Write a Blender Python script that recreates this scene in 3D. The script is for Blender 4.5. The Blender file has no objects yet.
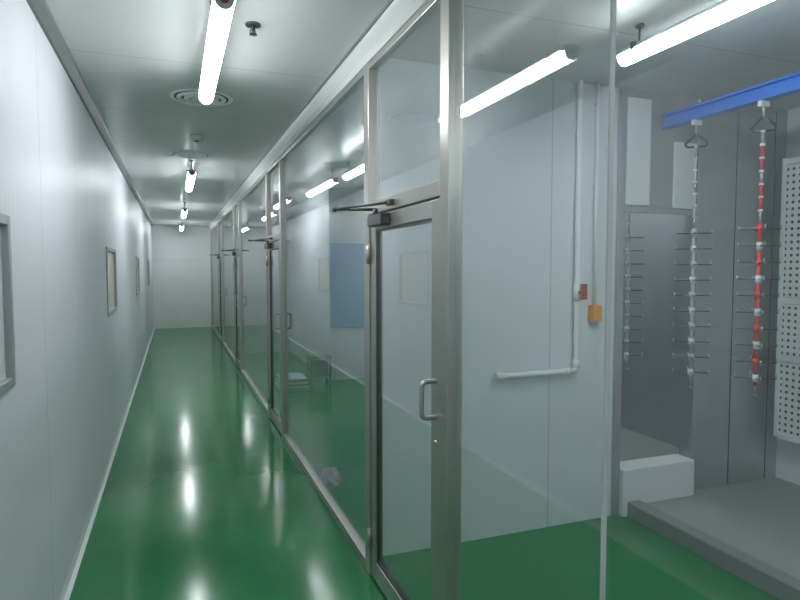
import bpy, bmesh, math, random
from mathutils import Vector, noise
random.seed(4)
D=bpy.data; C=bpy.context
C.scene.view_settings.view_transform='Standard'

# ------------------------------------------------------------ materials
def newmat(name):
    m=D.materials.new(name); m.use_nodes=True
    nt=m.node_tree; b=nt.nodes['Principled BSDF']
    return m,nt,b
def pmat(name,col,rough=.5,metal=0,spec=.5,bump=0,bscale=40,var=0):
    m,nt,b=newmat(name)
    b.inputs['Base Color'].default_value=(*col,1); b.inputs['Roughness'].default_value=rough
    b.inputs['Metallic'].default_value=metal; b.inputs['Specular IOR Level'].default_value=spec
    tc=nt.nodes.new('ShaderNodeTexCoord'); n=nt.nodes.new('ShaderNodeTexNoise'); n.inputs['Scale'].default_value=bscale
    nt.links.new(tc.outputs['Object'],n.inputs['Vector'])
    if bump:
        bp=nt.nodes.new('ShaderNodeBump'); bp.inputs['Strength'].default_value=bump; bp.inputs['Distance'].default_value=.01
        nt.links.new(n.outputs['Fac'],bp.inputs['Height']); nt.links.new(bp.outputs['Normal'],b.inputs['Normal'])
    if var:
        mx=nt.nodes.new('ShaderNodeMix'); mx.data_type='RGBA'
        mx.inputs['A'].default_value=(*[c*(1-var) for c in col],1); mx.inputs['B'].default_value=(*[min(1,c*(1+var)) for c in col],1)
        nt.links.new(n.outputs['Fac'],mx.inputs['Factor']); nt.links.new(mx.outputs['Result'],b.inputs['Base Color'])
    return m
def M(nt,op,a,b=None,c=None):
    n=nt.nodes.new('ShaderNodeMath'); n.operation=op
    for i,v in enumerate((a,b,c)):
        if v is None: continue
        if isinstance(v,(int,float)): n.inputs[i].default_value=v
        else: nt.links.new(v,n.inputs[i])
    return n.outputs[0]
def panelmat(name,col,axis,rib=.05,seam=1.0,rough=.35,strength=.3,off=0.0,seamdark=.72):
    """ribbed sandwich panel: fine corrugation along one axis plus caulked seams"""
    m,nt,b=newmat(name)
    tc=nt.nodes.new('ShaderNodeTexCoord'); sp=nt.nodes.new('ShaderNodeSeparateXYZ')
    nt.links.new(tc.outputs['Object'],sp.inputs[0]); co=sp.outputs[axis]
    s=M(nt,'SINE',M(nt,'MULTIPLY',co,2*math.pi/rib))
    s2=M(nt,'POWER',M(nt,'ABSOLUTE',s),6)
    fr=M(nt,'FRACT',M(nt,'ADD',M(nt,'DIVIDE',co,seam),100.0+off))
    sm=M(nt,'LESS_THAN',fr,.008/seam)
    n=nt.nodes.new('ShaderNodeTexNoise'); n.inputs['Scale'].default_value=1.3; n.inputs['Detail'].default_value=3
    nt.links.new(tc.outputs['Object'],n.inputs['Vector'])
    if strength:
        bp=nt.nodes.new('ShaderNodeBump'); bp.inputs['Strength'].default_value=strength; bp.inputs['Distance'].default_value=.003
        h=M(nt,'SUBTRACT',M(nt,'MULTIPLY',n.outputs['Fac'],1.5),s2)
        nt.links.new(h,bp.inputs['Height']); nt.links.new(bp.outputs['Normal'],b.inputs['Normal'])
    f=M(nt,'SUBTRACT',1.0,M(nt,'MULTIPLY',sm,1-seamdark))
    f=M(nt,'MULTIPLY',f,M(nt,'ADD',.95,M(nt,'MULTIPLY',n.outputs['Fac'],.1)))
    f=M(nt,'SUBTRACT',f,M(nt,'MULTIPLY',s2,.035*min(1,strength*3)))
    vm=nt.nodes.new('ShaderNodeVectorMath'); vm.operation='SCALE'; vm.inputs[0].default_value=col
    nt.links.new(f,vm.inputs['Scale']); nt.links.new(vm.outputs[0],b.inputs['Base Color'])
    b.inputs['Roughness'].default_value=rough
    return m
m_wallL=panelmat('ribbed_panel_y',(.69,.705,.74),1,rib=.11,seam=1.0,rough=.40,strength=.24)
m_wallE=panelmat('ribbed_panel_z',(.73,.755,.755),2,rib=.48,seam=.9,rough=.4,strength=.06,seamdark=.8)
m_wallX=panelmat('panel_x',(.73,.765,.81),0,rib=.10,seam=1.15,rough=.3,strength=.05,off=.15)
m_ceil=panelmat('ceiling_panel',(.60,.62,.61),1,rib=.25,seam=1.18,rough=.24,strength=0,seamdark=.7)
m_trim=pmat('aluminium_cove',(.68,.69,.68),.35,.2)
m_covd=pmat('cove_dark_strip',(.20,.21,.21),.4,.3)  # dark grey for the left coving and thin line beside the right one
m_steel=pmat('brushed_steel',(.50,.485,.455),.34,.8,bump=.03,bscale=60,var=.05)
m_steeld=pmat('dark_steel',(.12,.12,.12),.35,.8)
m_booth=pmat('booth_stainless',(.44,.46,.48),.30,.6,bump=.04,bscale=6,var=.12)
m_white=pmat('white_pvc',(.86,.88,.88),.35)
m_panelw=pmat('pale_panel',(.76,.79,.81),.4)
m_black=pmat('black_plastic',(.02,.02,.02),.4)
m_red=pmat('red_coating',(.75,.04,.05),.4)
m_orange=pmat('orange_switch',(.85,.33,.03),.45)
m_brown=pmat('valve_red',(.42,.06,.05),.4)
m_blue=pmat('blue_paint',(.03,.19,.72),.35)
m_bluep=pmat('blue_board',(.14,.37,.66),.5)
m_gasket=pmat('silicone_gasket',(.55,.57,.57),.5)
m_bag=pmat('purple_bag',(.62,.44,.66),.4,var=.4,bscale=30)
m_plat=pmat('platform_grey',(.31,.33,.32),.55,bump=.4,bscale=120,var=.25)
m_curb=pmat('curb_grey',(.20,.22,.21),.45,var=.15,bscale=8)
m_cream=pmat('window_lit_cream',(.90,.83,.66),.15)  # warm light from behind the windows, put into the pane colour
m_coolwin=pmat('window_frosted',(.70,.75,.78),.12)
m_winfr=pmat('window_frame_grey',(.42,.43,.43),.4,.4)
m_tray=pmat('tray_grey',(.20,.21,.21),.5)
# floor
m,nt,b=newmat('green_epoxy'); m_floor=m
tc=nt.nodes.new('ShaderNodeTexCoord'); n=nt.nodes.new('ShaderNodeTexNoise'); n.inputs['Scale'].default_value=1.6; n.inputs['Detail'].default_value=6
nt.links.new(tc.outputs['Object'],n.inputs['Vector'])
r=nt.nodes.new('ShaderNodeValToRGB'); r.color_ramp.elements[0].position=.3; r.color_ramp.elements[1].position=.75
r.color_ramp.elements[0].color=(.003,.155,.040,1); r.color_ramp.elements[1].color=(.006,.21,.058,1)
nt.links.new(n.outputs['Fac'],r.inputs[0]); nt.links.new(r.outputs[0],b.inputs['Base Color'])
rr=nt.nodes.new('ShaderNodeMapRange'); rr.inputs['To Min'].default_value=.10; rr.inputs['To Max'].default_value=.19
nt.links.new(n.outputs['Fac'],rr.inputs['Value']); nt.links.new(rr.outputs['Result'],b.inputs['Roughness'])
b.inputs['Specular IOR Level'].default_value=.45
# thin glass
def glassmat(name,haze=.03):
    m=D.materials.new(name); m.use_nodes=True; nt=m.node_tree; nt.nodes.clear()
    out=nt.nodes.new('ShaderNodeOutputMaterial'); lw=nt.nodes.new('ShaderNodeLayerWeight'); lw.inputs['Blend'].default_value=.5
    f=M(nt,'ADD',.05,M(nt,'MULTIPLY',M(nt,'POWER',lw.outputs['Facing'],4.5),.9))
    tr=nt.nodes.new('ShaderNodeBsdfTransparent'); tr.inputs[0].default_value=(.968,.988,.982,1)
    df=nt.nodes.new('ShaderNodeBsdfDiffuse'); df.inputs[0].default_value=(.7,.76,.77,1)
    gl=nt.nodes.new('ShaderNodeBsdfGlossy'); gl.inputs['Roughness'].default_value=.0
    m1=nt.nodes.new('ShaderNodeMixShader'); m1.inputs[0].default_value=haze
    nt.links.new(tr.outputs[0],m1.inputs[1]); nt.links.new(df.outputs[0],m1.inputs[2])
    m2=nt.nodes.new('ShaderNodeMixShader'); nt.links.new(f,m2.inputs[0]); nt.links.new(m1.outputs[0],m2.inputs[1]); nt.links.new(gl.outputs[0],m2.inputs[2])
    nt.links.new(m2.outputs[0],out.inputs[0]); return m
m_glass=glassmat('clear_glass',.035)
def emat(name,col,s):
    m=D.materials.new(name); m.use_nodes=True; nt=m.node_tree; nt.nodes.clear()
    o=nt.nodes.new('ShaderNodeOutputMaterial'); e=nt.nodes.new('ShaderNodeEmission'); e.inputs[0].default_value=(*col,1); e.inputs[1].default_value=s
    nt.links.new(e.outputs[0],o.inputs[0]); return m
m_tube=emat('tube_glow',(.92,.975,1.0),38)
# perforated
m,nt,b=newmat('perforated_sheet'); m_perf=m
tc=nt.nodes.new('ShaderNodeTexCoord'); sp=nt.nodes.new('ShaderNodeSeparateXYZ'); nt.links.new(tc.outputs['Object'],sp.inputs[0])
def cell(o): return M(nt,'SUBTRACT',M(nt,'FRACT',M(nt,'ADD',M(nt,'DIVIDE',o,.045),50.0)),.5)
a=cell(sp.outputs[1]); c=cell(sp.outputs[2])
d=M(nt,'ADD',M(nt,'MULTIPLY',a,a),M(nt,'MULTIPLY',c,c)); h=M(nt,'LESS_THAN',d,.055)
mx=nt.nodes.new('ShaderNodeMix'); mx.data_type='RGBA'; mx.inputs['A'].default_value=(.78,.8,.8,1); mx.inputs['B'].default_value=(.05,.05,.05,1)
nt.links.new(h,mx.inputs['Factor']); nt.links.new(mx.outputs['Result'],b.inputs['Base Color'])

# ------------------------------------------------------------ mesh helpers
def mesh_obj(name,bm,mats,parent=None,bevel=0,smooth=False):
    me=D.meshes.new(name); bm.to_mesh(me); bm.free()
    o=D.objects.new(name,me); C.collection.objects.link(o)
    for m in (mats if isinstance(mats,(list,tuple)) else [mats]): me.materials.append(m)
    if parent: o.parent=parent
    if bevel:
        md=o.modifiers.new('bevel','BEVEL'); md.width=bevel; md.segments=2; md.limit_method='ANGLE'
    if smooth:
        for p in me.polygons: p.use_smooth=True
    return o
def addbox(bm,lo,hi,mi=0):
    vs=[bm.verts.new((x,y,z)) for x in (lo[0],hi[0]) for y in (lo[1],hi[1]) for z in (lo[2],hi[2])]
    for f in ((0,1,3,2),(4,6,7,5),(0,4,5,1),(2,3,7,6),(0,2,6,4),(1,5,7,3)):
        fc=bm.faces.new([vs[i] for i in f]); fc.material_index=mi
def boxes(name,lst,mat,parent=None,bevel=0):
    bm=bmesh.new()
    for e in lst: addbox(bm,e[0],e[1],e[2] if len(e)>2 else 0)
    return mesh_obj(name,bm,mat,parent,bevel)
def box(name,lo,hi,mat,parent=None,bevel=0): return boxes(name,[(lo,hi)],mat,parent,bevel)
def addcyl(bm,p,q,r,seg=12,mi=0,r2=None):
    p=Vector(p);q=Vector(q);d=(q-p).normalized(); r2=r if r2 is None else r2
    u=d.orthogonal().normalized(); v=d.cross(u)
    A=[];B=[]
    for i in range(seg):
        t=2*math.pi*i/seg; w=u*math.cos(t)+v*math.sin(t)
        A.append(bm.verts.new(p+w*r)); B.append(bm.verts.new(q+w*r2))
    for i in range(seg):
        f=bm.faces.new((A[i],A[(i+1)%seg],B[(i+1)%seg],B[i])); f.material_index=mi; f.smooth=True
    bm.faces.new(A[::-1]).material_index=mi; bm.faces.new(B).material_index=mi
def cyls(name,lst,mat,parent=None,seg=12):
    bm=bmesh.new()
    for e in lst: addcyl(bm,e[0],e[1],e[2],seg,e[3] if len(e)>3 else 0)
    return mesh_obj(name,bm,mat,parent)
def tube(name,pts,r,mat,parent=None):
    cu=D.curves.new(name,'CURVE'); cu.dimensions='3D'; cu.bevel_depth=r; cu.bevel_resolution=4; cu.use_fill_caps=True
    s=cu.splines.new('POLY'); s.points.add(len(pts)-1)
    for i,p in enumerate(pts): s.points[i].co=(*p,1)
    o=D.objects.new(name,cu); C.collection.objects.link(o); cu.materials.append(mat); 
    dg=C.evaluated_depsgraph_get(); me=D.meshes.new_from_object(o.evaluated_get(dg)); D.objects.remove(o)
    o=D.objects.new(name,me); C.collection.objects.link(o)
    if not me.materials: me.materials.append(mat)
    if parent:o.parent=parent
    return o
def empty(name,loc=(0,0,0)):
    e=D.objects.new(name,None); C.collection.objects.link(e); e.empty_display_size=.1; return e

# ------------------------------------------------------------ room shell
XL=-.535; XG=.948; H=2.72; YE=17.0; YB=-1.6; XR=4.1; YP=3.08
box('floor',(XL-.12,YB-.1,-.1),(XR+.1,YE+.1,0),m_floor)
box('ceiling',(XL-.12,YB-.1,H),(XR+.1,YE+.1,H+.1),m_ceil)
wins=[(1.55,2.42),(5.6,6.45),(9.75,10.6),(13.9,14.75)]; ZW0,ZW1=1.19,1.78
seg=[]; y=YB
for a,b2 in wins:
    seg.append(((XL-.1,y,0),(XL,a,H))); seg.append(((XL-.1,a,0),(XL,b2,ZW0))); seg.append(((XL-.1,a,ZW1),(XL,b2,H))); y=b2
seg.append(((XL-.1,y,0),(XL,YE,H)))
boxes('wall_left',seg,m_wallL)
box('wall_end',(XL-.1,YE,0),(XR,YE+.1,H),m_wallE)
box('wall_back',(XL-.1,YB-.1,0),(XR,YB,H),m_wallX)
box('wall_right',(XR,YB,0),(XR+.1,YE,H),m_wallX)
for i,(a,b2) in enumerate(wins):
    w=empty('window_%d'%(i+1)); t=.035; x0,x1=XL-.05,XL+.010
    boxes('frame',[((x0,a,ZW0),(x1,a+t,ZW1)),((x0,b2-t,ZW0),(x1,b2,ZW1)),((x0,a+t,ZW0),(x1,b2-t,ZW0+t)),((x0,a+t,ZW1-t),(x1,b2-t,ZW1))],m_winfr,w,.004)
    box('pane',(XL-.03,a+t,ZW0+t),(XL-.012,b2-t,ZW1-t),m_cream if i else m_coolwin,w)
# covings / trim
def prism(name,pts,y0,y1,mat):
    bm=bmesh.new(); A=[bm.verts.new((p[0],y0,p[1])) for p in pts]; B=[bm.verts.new((p[0],y1,p[1])) for p in pts]
    n=len(pts)
    for i in range(n): bm.faces.new((A[i],A[(i+1)%n],B[(i+1)%n],B[i]))
    bm.faces.new(A[::-1]); bm.faces.new(B); bmesh.ops.recalc_face_normals(bm,faces=bm.faces)
    return mesh_obj(name,bm,mat)
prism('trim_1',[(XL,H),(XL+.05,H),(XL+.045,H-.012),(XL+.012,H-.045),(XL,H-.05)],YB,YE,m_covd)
prism('trim_2',[(XG-.075,H),(XG-.06,H-.02),(XG-.03,H-.055),(XG-.03,H-.10),(XG+.03,H-.10),(XG+.03,H)],YB,YE,m_trim)
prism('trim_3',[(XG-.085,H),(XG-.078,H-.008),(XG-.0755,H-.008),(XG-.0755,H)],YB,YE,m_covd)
prism('baseboard_left',[(XL,0),(XL+.03,0),(XL+.01,.012),(XL,.04)],YB,YE,m_trim)
# partitions between rooms
X0=XG+.03
XO0,XO1=2.66,3.26
boxes('wall_partition',[((X0,YP,0),(XO0,YP+.08,H))],m_wallX)
boxes('wall_booth',[((XO1,YP,0),(XR,YP+.08,H)),((XO0,YP,1.97),(XO1,YP+.08,H))],m_booth)
box('wall_room_side',(XO0-.06,YP+.08,0),(XO0,8.3,H),m_wallX)
boxes('wall_room_block',[((2.05,8.3,0),(XR,8.38,H)),((2.05,8.38,0),(2.13,11.5,H))],m_wallX)
box('wall_room_far',(X0,11.5,0),(XR,11.6,H),m_wallX)
# ------------------------------------------------------------ glass partition
ZT=H-.10
gp=empty('glass_partition')
doors=[(2.03,2.89),(5.62,6.42),(9.4,10.2),(13.0,13.8)]
PW=.075; posts=[]
for a,b2 in doors: posts+= [(a-PW,a),(b2,b2+PW)]
posts.append((YE-.06,YE))
boxes('posts',[((XG-.03,a,0),(XG+.03,b2,ZT)) for a,b2 in posts],m_steel,gp,.004)
gaps=[(YB,doors[0][0]-PW)]
for i in range(3): gaps.append((doors[i][1]+PW,doors[i+1][0]-PW))
gaps.append((doors[3][1]+PW,YE-.06))
boxes('bottom_rail',[((XG-.025,a,0),(XG+.025,b2,.055)) for a,b2 in gaps],m_steel,gp,.003)
boxes('top_rail',[((XG-.025,a,ZT-.035),(XG+.025,b2,ZT)) for a,b2 in [(YB,doors[0][0]-PW)]+[ (p[1],q[0]) for p,q in zip(posts[:-1],posts[1:])] if b2>a],m_steel,gp,.003)
panes=[]
joint=1.14
for i,(a,b2) in enumerate(gaps):
    if i==0: panes+=[(a,joint-1.2),(joint-1.195,joint-.0025),(joint+.0025,b2)]
    elif i==4: panes+=[(a,(a+b2)/2-.003),((a+b2)/2+.003,b2)]
    else: panes.append((a,b2))
for k,(a,b2) in enumerate(panes):
    box('glass_pane_%d'%k,(XG-.005,a,.055),(XG+.005,b2,ZT-.035),m_glass,gp)
boxes('joint_bead',[((XG-.006,joint-.003,.055),(XG+.006,joint+.003,ZT-.035)),((XG-.006,joint-1.2,.055),(XG+.006,joint-1.195,ZT-.035))],m_gasket,gp)
ZD=1.865
boxes('door_headers',[((XG-.03,a,ZD),(XG+.03,b2,ZD+.06)) for a,b2 in doors],m_steel,gp,.003)
for k,(a,b2) in enumerate(doors):
    box('transom_glass_%d'%k,(XG-.005,a,ZD+.06),(XG+.005,b2,ZT-.035),m_glass,gp)
# doors
for k,(a,b2) in enumerate(doors):
    d=empty('door_%d'%(k+1)); g=.006
    a1,b1=a+g,b2-g; z0,z1=.012,ZD-.006; sN,sF=.085,.07; tR,bR=.07,.10; xa,xb=XG-.022,XG+.018
    boxes('stiles_rails',[((xa,a1,z0),(xb,a1+sN,z1)),((xa,b1-sF,z0),(xb,b1,z1)),((xa,a1+sN,z1-tR),(xb,b1-sF,z1)),((xa,a1+sN,z0),(xb,b1-sF,z0+bR))],m_steel,d,.004)
    t=.010
    i0,i1,j0,j1=a1+sN,b1-sF,z0+bR,z1-tR
    boxes('glazing_bead',[((xa+.006,i0,j0),(xb-.006,i0+t,j1)),((xa+.006,i1-t,j0),(xb-.006,i1,j1)),((xa+.006,i0+t,j0),(xb-.006,i1-t,j0+t)),((xa+.006,i0+t,j1-t),(xb-.006,i1-t,j1))],m_steeld,d)
    box('glass',(XG-.007,i0+t,j0+t),(XG+.001,i1-t,j1-t),m_glass,d)
    yh=a1+sN*.45
    for sgn,xf in ((-1,xa),(1,xb)):
        xo=xf+sgn*.06; pts=[(xf,yh,1.03),(xo-sgn*.02,yh,1.03)]
        for i in range(5):
            t2=i/4*math.pi/2; pts.append((xo-sgn*.02+sgn*.02*math.sin(t2),yh,1.05-.02*math.cos(t2)))
        for i in range(5):
            t2=i/4*math.pi/2; pts.append((xo-sgn*.02+sgn*.02*math.cos(t2),yh,1.15+.02*math.sin(t2)))
        pts.append((xf,yh,1.17)); tube('pull_handle',pts,.010,m_steeld if sgn>0 else m_steel,d)
    cyls('lock_cylinder',[((xa-.008,yh,.93),(xb+.008,yh,.93),.011)],m_steel,d)
    # closer
    box('closer_body',(xa-.05,b1-.30,z1-.062),(xa,b1-.10,z1-.008),m_steeld,d,.006)
    cyls('closer_pinion',[((xa-.026,b1-.16,z1-.01),(xa-.026,b1-.16,z1+.022),.013)],m_steeld,d)
    ap=(xa-.19,b1-.02,z1+.026)
    bm=bmesh.new(); addcyl(bm,(xa-.026,b1-.16,z1+.018),ap,.007); addcyl(bm,ap,(XG-.04,b1-.34,z1+.034),.006); addcyl(bm,(ap[0],ap[1],ap[2]-.012),(ap[0],ap[1],ap[2]+.012),.010)
    addbox(bm,(XG-.052,b1-.37,z1+.022),(XG-.03,b1-.31,z1+.046)); mesh_obj('closer_arm',bm,m_steeld,d)
    cyls('hinges',[((xa-.010,b1+.003,z),(xa-.010,b1+.003,z+.10),.011) for z in (.16,1.62)],m_steel,d)
# ------------------------------------------------------------ ceiling fittings
def lamp(x,y0,y1,drop=.13,rot=0,R=.040):
    e=empty('tube_light'); z=H-drop; ym=(y0+y1)/2; L=(y1-y0)/2
    def prof(bm,pts,ya,yb):
        A=[bm.verts.new((px,ya,pz)) for px,pz in pts]; B=[bm.verts.new((px,yb,pz)) for px,pz in pts]
        n=len(pts)
        for i in range(n):
            f=bm.faces.new((A[i],A[(i+1)%n],B[(i+1)%n],B[i])); f.smooth=True
        bm.faces.new(A[::-1]); bm.faces.new(B)
    bm=bmesh.new(); prof(bm,[(-R*.95,.0),(-.022,.024),(.022,.024),(R*.95,0)],-L,L)
    bmesh.ops.recalc_face_normals(bm,faces=bm.faces); mesh_obj('housing',bm,m_white,e)
    arc=lambda k:[(R*k*math.cos(math.pi+math.pi*i/12),-.002+R*k*1.15*math.sin(math.pi+math.pi*i/12)) for i in range(13)]
    bm=bmesh.new(); prof(bm,arc(1),-L,L)
    bmesh.ops.recalc_face_normals(bm,faces=bm.faces); mesh_obj('diffuser_tube',bm,m_tube,e)
    bm=bmesh.new()
    for ya,yb in ((-L-.02,-L-.0005),(L+.0005,L+.02)): prof(bm,arc(.93)+[(R*.9,.0),(.020,.022),(-.020,.022),(-R*.9,.0)],ya,yb)
    bmesh.ops.recalc_face_normals(bm,faces=bm.faces); mesh_obj('end_caps',bm,m_gasket,e)
    cyls('cable_gland',[((0,-L-.02,-.012),(0,-L-.055,-.012),.016)],m_brown,e)
    bm=bmesh.new()
    for s in (-1,1):
        yy=s*(L-.10); addcyl(bm,(0,yy,.02),(0,yy,drop-.006),.005); addcyl(bm,(0,yy,drop-.012),(0,yy,drop),.02); addbox(bm,(-R-.003,yy-.010,-.008),(R+.003,yy+.010,.028))
    mesh_obj('hangers',bm,m_steeld,e)
    e.location=(x,ym,z); e.rotation_euler=(0,0,rot)
XC=.19
for y0 in (2.34,6.6,10.9,15.0): lamp(XC,y0,y0+1.34)
lamp(XC,-1.3,-.1)
lamp(2.03,1.2,2.36,drop=.11)
lamp(1.75,5.2,6.3)
lamp(1.55,8.6,9.8)  # added lamp, gives the rear of the second room its light
lamp(1.9,12.6,13.8)  # added to light the farthest room, not a known fitting
lamp(2.2,-1.0,.2)  # extra lamp added out of view to light the booth room
lamp(3.4,3.7,4.8)  # unseen lamp added to brighten the inside of the tunnel
def diffuser(x,y):
    e=empty('ceiling_air_diffuser')
    for i,(r,z) in enumerate(((.20,.006),(.155,.016),(.11,.024),(.065,.03))):
        bm=bmesh.new(); seg=40; rings=[]
        for rr,zz in ((r,0.0),(r,-z*.6),(r-.022,-z),(r-.03,-.002)):
            rings.append([bm.verts.new((rr*math.cos(2*math.pi*k/seg),rr*math.sin(2*math.pi*k/seg),zz)) for k in range(seg)])
        for a,b2 in zip(rings,rings[1:]):
            for k in range(seg): bm.faces.new((a[k],a[(k+1)%seg],b2[(k+1)%seg],b2[k])).smooth=True
        mesh_obj('cone_ring_%d'%i,bm,m_white,e)
    cyls('throat',[((0,0,-.001),(0,0,-.003),.185)],m_black,e,32)
    cyls('centre_cap',[((0,0,-.003),(0,0,-.034),.02)],m_white,e,20)
    e.location=(x,y,H)
diffuser(XC,4.22); diffuser(XC-.02,6.35)
def sprinkler(x,y):
    e=empty('ceiling_sprinkler')
    cyls('escutcheon',[((0,0,0),(0,0,-.008),.035)],m_steeld,e,24)
    cyls('body',[((0,0,-.008),(0,0,-.028),.010),((-.010,0,-.025),(-.010,0,-.045),.003),((.010,0,-.025),(.010,0,-.045),.003),((0,0,-.025),(0,0,-.045),.004)],m_steeld,e)
    cyls('deflector',[((0,0,-.045),(0,0,-.049),.018)],m_steeld,e,20)
    e.location=(x,y,H)
sprinkler(.36,2.88)
def smoke(x,y):
    e=empty('smoke_detector')
    bm=bmesh.new(); addcyl(bm,(0,0,0),(0,0,-.015),.055,28); addcyl(bm,(0,0,-.015),(0,0,-.04),.048,28,0,.03); mesh_obj('housing',bm,m_white,e)
    cyls('vent_ring',[((0,0,-.04),(0,0,-.046),.022)],m_steeld,e,20)
    e.location=(x,y,H)
smoke(.2,5.45)
# ------------------------------------------------------------ partition pipework
e=empty('water_pipe'); yp=YP-.035; r=.017
xv=2.30; pts=[(xv,yp,H),(xv,yp,1.0)]
for i in range(1,6):
    t=i/5*math.pi/2; pts.append((xv-.03+.03*math.cos(t),yp,1.0-.03*math.sin(t)))
pts.append((1.76,yp,.97)); tube('pipe_run',pts,r,m_white,e)
cyls('fittings',[((xv,yp,.99),(xv,yp,1.04),.023),((xv-.04,yp,.97),(xv-.08,yp,.97),.023),((1.80,yp,.97),(1.74,yp,.97),.023),((xv,yp,1.40),(xv,yp,1.50),.024)],m_white,e,16)
cyls('wall_clips',[((xv,yp,z),(xv,YP-.001,z),.008) for z in (1.2,1.8,2.4)]+[((x,yp,.97),(x,YP-.001,.97),.008) for x in (1.85,2.1)],m_white,e)
bm=bmesh.new(); addcyl(bm,(xv,yp,1.45),(xv,yp-.05,1.45),.010); addbox(bm,(xv-.014,yp-.068,1.41),(xv+.024,yp-.05,1.505)); mesh_obj('valve_handle',bm,m_brown,e,.008)
e=empty('electrical_conduit')
xc=2.44
cyls('conduit',[((xc,YP-.02,1.36),(xc,YP-.02,H),.011)],m_white,e)
cyls('clips',[((xc,YP-.02,z),(xc,YP-.001,z),.009) for z in (1.6,2.1,2.6)],m_white,e)
box('switch_box',(xc-.035,YP-.055,1.27),(xc+.035,YP-.001,1.37),m_orange,e,.006)
# ------------------------------------------------------------ spray booth
pl=empty('booth_platform')
box('deck',(2.80,YB+.02,0),(XR-.001,YP-.001,.07),m_plat,pl)
box('curb',(2.70,YB+.02,0),(2.80,YP-.001,.10),m_curb,pl,.008)
bf=empty('booth_opening_frame'); yf=YP-.025
boxes('jambs',[((XO0-.05,yf,0),(XO0,YP-.001,H-.01)),((XO1,yf,.07),(XO1+.035,YP-.001,H-.01)),((XO0,yf,1.95),(XO1,YP-.001,1.98))],m_booth,bf,.003)
boxes('sill',[((XO0,yf-.03,.0),(XO1,YP+.10,.31))],m_panelw,bf,.008)
boxes('upper_panels',[((XO0+.01,yf+.005,2.0),(XO0+.20,YP-.001,H-.05)),((XO1-.20,yf+.005,1.99),(XO1-.01,YP-.001,2.42))],m_panelw,bf,.005)
tn=empty('transfer_tunnel')
boxes('tunnel_walls',[((XO0+.001,YP+.101,0),(XO0+.02,6.2,2.6)),((3.98,YP+.101,0),(4.0,6.2,2.6)),((XO0+.02,6.18,0),(3.98,6.2,2.6))],m_booth,tn)
box('tunnel_floor',(XO0+.02,YP+.101,0.001),(3.98,6.18,.08),m_plat,tn)
boxes('seams',[((x,YP-.004,.08),(x+.006,YP-.0005,H-.02)) for x in (3.62,3.98)],m_steeld,bf)
fb=empty('perforated_filter_bank'); xf=3.93
py=[(2.1,2.98),(1.15,2.03)]; 
for k,(a,b2) in enumerate(py):
    box('backing_%d'%k,(xf+.03,a,.42),(XR-.001,b2,2.35),m_booth,fb)
    for j,(z0,z1) in enumerate(((.45,.95),(1.0,1.35),(1.40,2.30))):
        box('perforated_sheet_%d_%d'%(k,j),(xf+.012,a+.03,z0),(xf+.029,b2-.03,z1),m_perf,fb)
    boxes('frame_%d'%k,[((xf,a,.42),(xf+.03,a+.03,2.35)),((xf,b2-.03,.42),(xf+.03,b2,2.35))]+[((xf,a+.03,z),(xf+.03,b2-.03,z+.04)) for z in (.41,.955,1.355,2.305)],m_panelw,fb,.003)
rl=empty('conveyor_rail'); xr=2.96; zr=2.49
boxes('i_beam',[((xr-.035,YB+.01,zr),(xr+.035,YP-.03,zr+.012)),((xr-.035,YB+.01,zr+.073),(xr+.035,YP-.03,zr+.085)),((xr-.006,YB+.01,zr+.012),(xr+.006,YP-.03,zr+.073))],m_blue,rl,.002)
cyls('hanger_rods',[((xr,y,zr+.085),(xr,y,H),.008) for y in (-.8,.6,2.0)],m_steel,rl)
box('rail_inside',(xr-.03,YP+.11,2.49),(xr+.03,6.1,2.575),m_blue,rl)
def rack(y,top,bot=.91,red=False,x=xr,topz=zr):
    e=empty('hanging_rack')
    bm=bmesh.new()
    addcyl(bm,(0,0,topz),(0,0,topz-.09),.008,8,0); addbox(bm,(-.03,-.012,topz-.03),(.03,.012,topz-.001),1)
    # triangular shackle
    p=[(0,topz-.08),(-.045,topz-.14),(-.037,topz-.16),(.037,topz-.16),(.045,topz-.14)]
    for i in range(5):
        a=p[i]; b2=p[(i+1)%5]; addcyl(bm,(a[0],-a[0]*.9,a[1]),(b2[0],-b2[0]*.9,b2[1]),.007,8,3)
    z=topz-.155; i=0
    while z>top+.01:
        z2=max(top,z-.07); addcyl(bm,(0,0,z),(0,0,z2),.008,8,2 if i%3 else 0); addcyl(bm,(0,0,z),(0,0,z-.012),.013,8,1); z=z2; i+=1
    addcyl(bm,(0,0,top),(0,0,bot),.010,10,2)
    n=10
    for k in range(n):
        zz=top-.03-(top-bot-.07)*k/(n-1)
        addcyl(bm,(0,0,zz+.02),(0,0,zz-.02),.016,10,1 if k%2 else 2)
        for ang in (-.65,-.65+math.pi/2):
            dx,dy=.10*math.cos(ang),.10*math.sin(ang)
            addcyl(bm,(-dx,-dy,zz),(dx,dy,zz),.0038,6,3)
            for s in (-1,1):
                addcyl(bm,(s*dx,s*dy,zz-.008),(s*dx*1.02,s*dy*1.02,zz+.02),.0045,6,0)
    addcyl(bm,(0,0,bot),(0,0,bot-.05),.004,6,0); addcyl(bm,(-.02,0,bot-.05),(.02,0,bot-.06),.005,6,0)
    mesh_obj('rack_body',bm,[m_steel,m_panelw,m_red if red else m_gasket,m_steeld],e)
    e.location=(x,y,0); return e
rack(2.36,1.84,.96,True); rack(2.80,1.84,.92)
rack(3.36,1.84,.95)
rack(4.1,1.84,.95)
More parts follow.
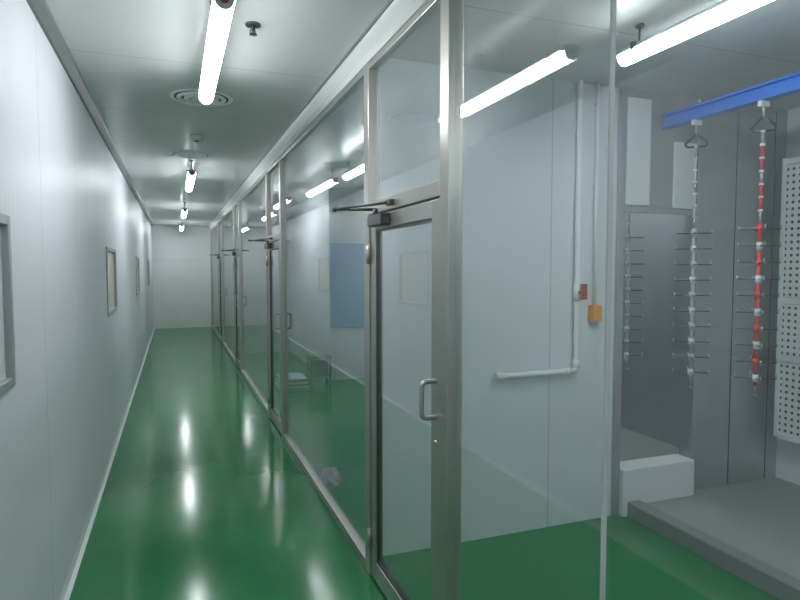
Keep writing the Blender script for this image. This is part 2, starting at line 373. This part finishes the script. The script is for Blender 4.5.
# ------------------------------------------------------------ second room contents
e=empty('blue_board')
box('board',(2.09,8.268,.78),(2.85,8.285,1.92),m_bluep,e); boxes('frame',[((2.06,8.26,.75),(2.09,8.299,1.95)),((2.85,8.26,.75),(2.88,8.299,1.95)),((2.09,8.26,1.92),(2.85,8.299,1.95)),((2.09,8.26,.75),(2.85,8.299,.78)),],m_bluep,e,.003)
e=empty('steel_trolley')
bm=bmesh.new()
for x in (1.72,1.98):
    for y in (8.0,8.22):
        addcyl(bm,(x,y,.05),(x,y,.40),.012); addcyl(bm,(x-.012,y,.03),(x+.012,y,.03),.03,14)
mesh_obj('legs',bm,m_steeld,e); boxes('shelves',[((1.70,7.98,.12),(2.0,8.24,.14)),((1.70,7.98,.37),(2.0,8.24,.40))],m_tray,e,.004)
box('bin',(1.74,8.02,.14),(1.96,8.2,.32),m_tray,e,.01)
e=empty('stacked_tray_pile')
boxes('trays',[((1.25+.01*i,7.7,.0+.055*i),(1.62-.01*i,8.15,.045+.055*i)) for i in range(3)],m_tray,e,.008)
boxes('slats',[((1.25+.01*i,7.70,.045+.055*(i-0)),(1.62-.01*i,8.15,.055+.055*i)) for i in range(3)],m_panelw,e)
bm=bmesh.new(); bmesh.ops.create_icosphere(bm,subdivisions=5,radius=1)
for v in bm.verts:
    nn=noise.noise(v.co*2.3)*.45+abs(noise.noise(v.co*5))*.4
    v.co=v.co*(1+nn); v.co=Vector((v.co.x*.055,v.co.y*.12,max(0,v.co.z*.055+.03)))
o=mesh_obj('plastic_bag',bm,m_bag,smooth=True); o.location=(1.07,4.32,.0)

# ------------------------------------------------------------ world, camera
w=D.worlds.new('world'); C.scene.world=w; w.use_nodes=True
w.node_tree.nodes['Background'].inputs[0].default_value=(.5,.55,.6,1); w.node_tree.nodes['Background'].inputs[1].default_value=.3
cam=D.cameras.new('camera'); co=D.objects.new('camera',cam); C.collection.objects.link(co)
cam.lens=27; cam.sensor_width=36; cam.clip_start=.02
co.location=(0,0,1.6); co.rotation_euler=(math.radians(90-3.05),0,-math.radians(20.6))
C.scene.camera=co
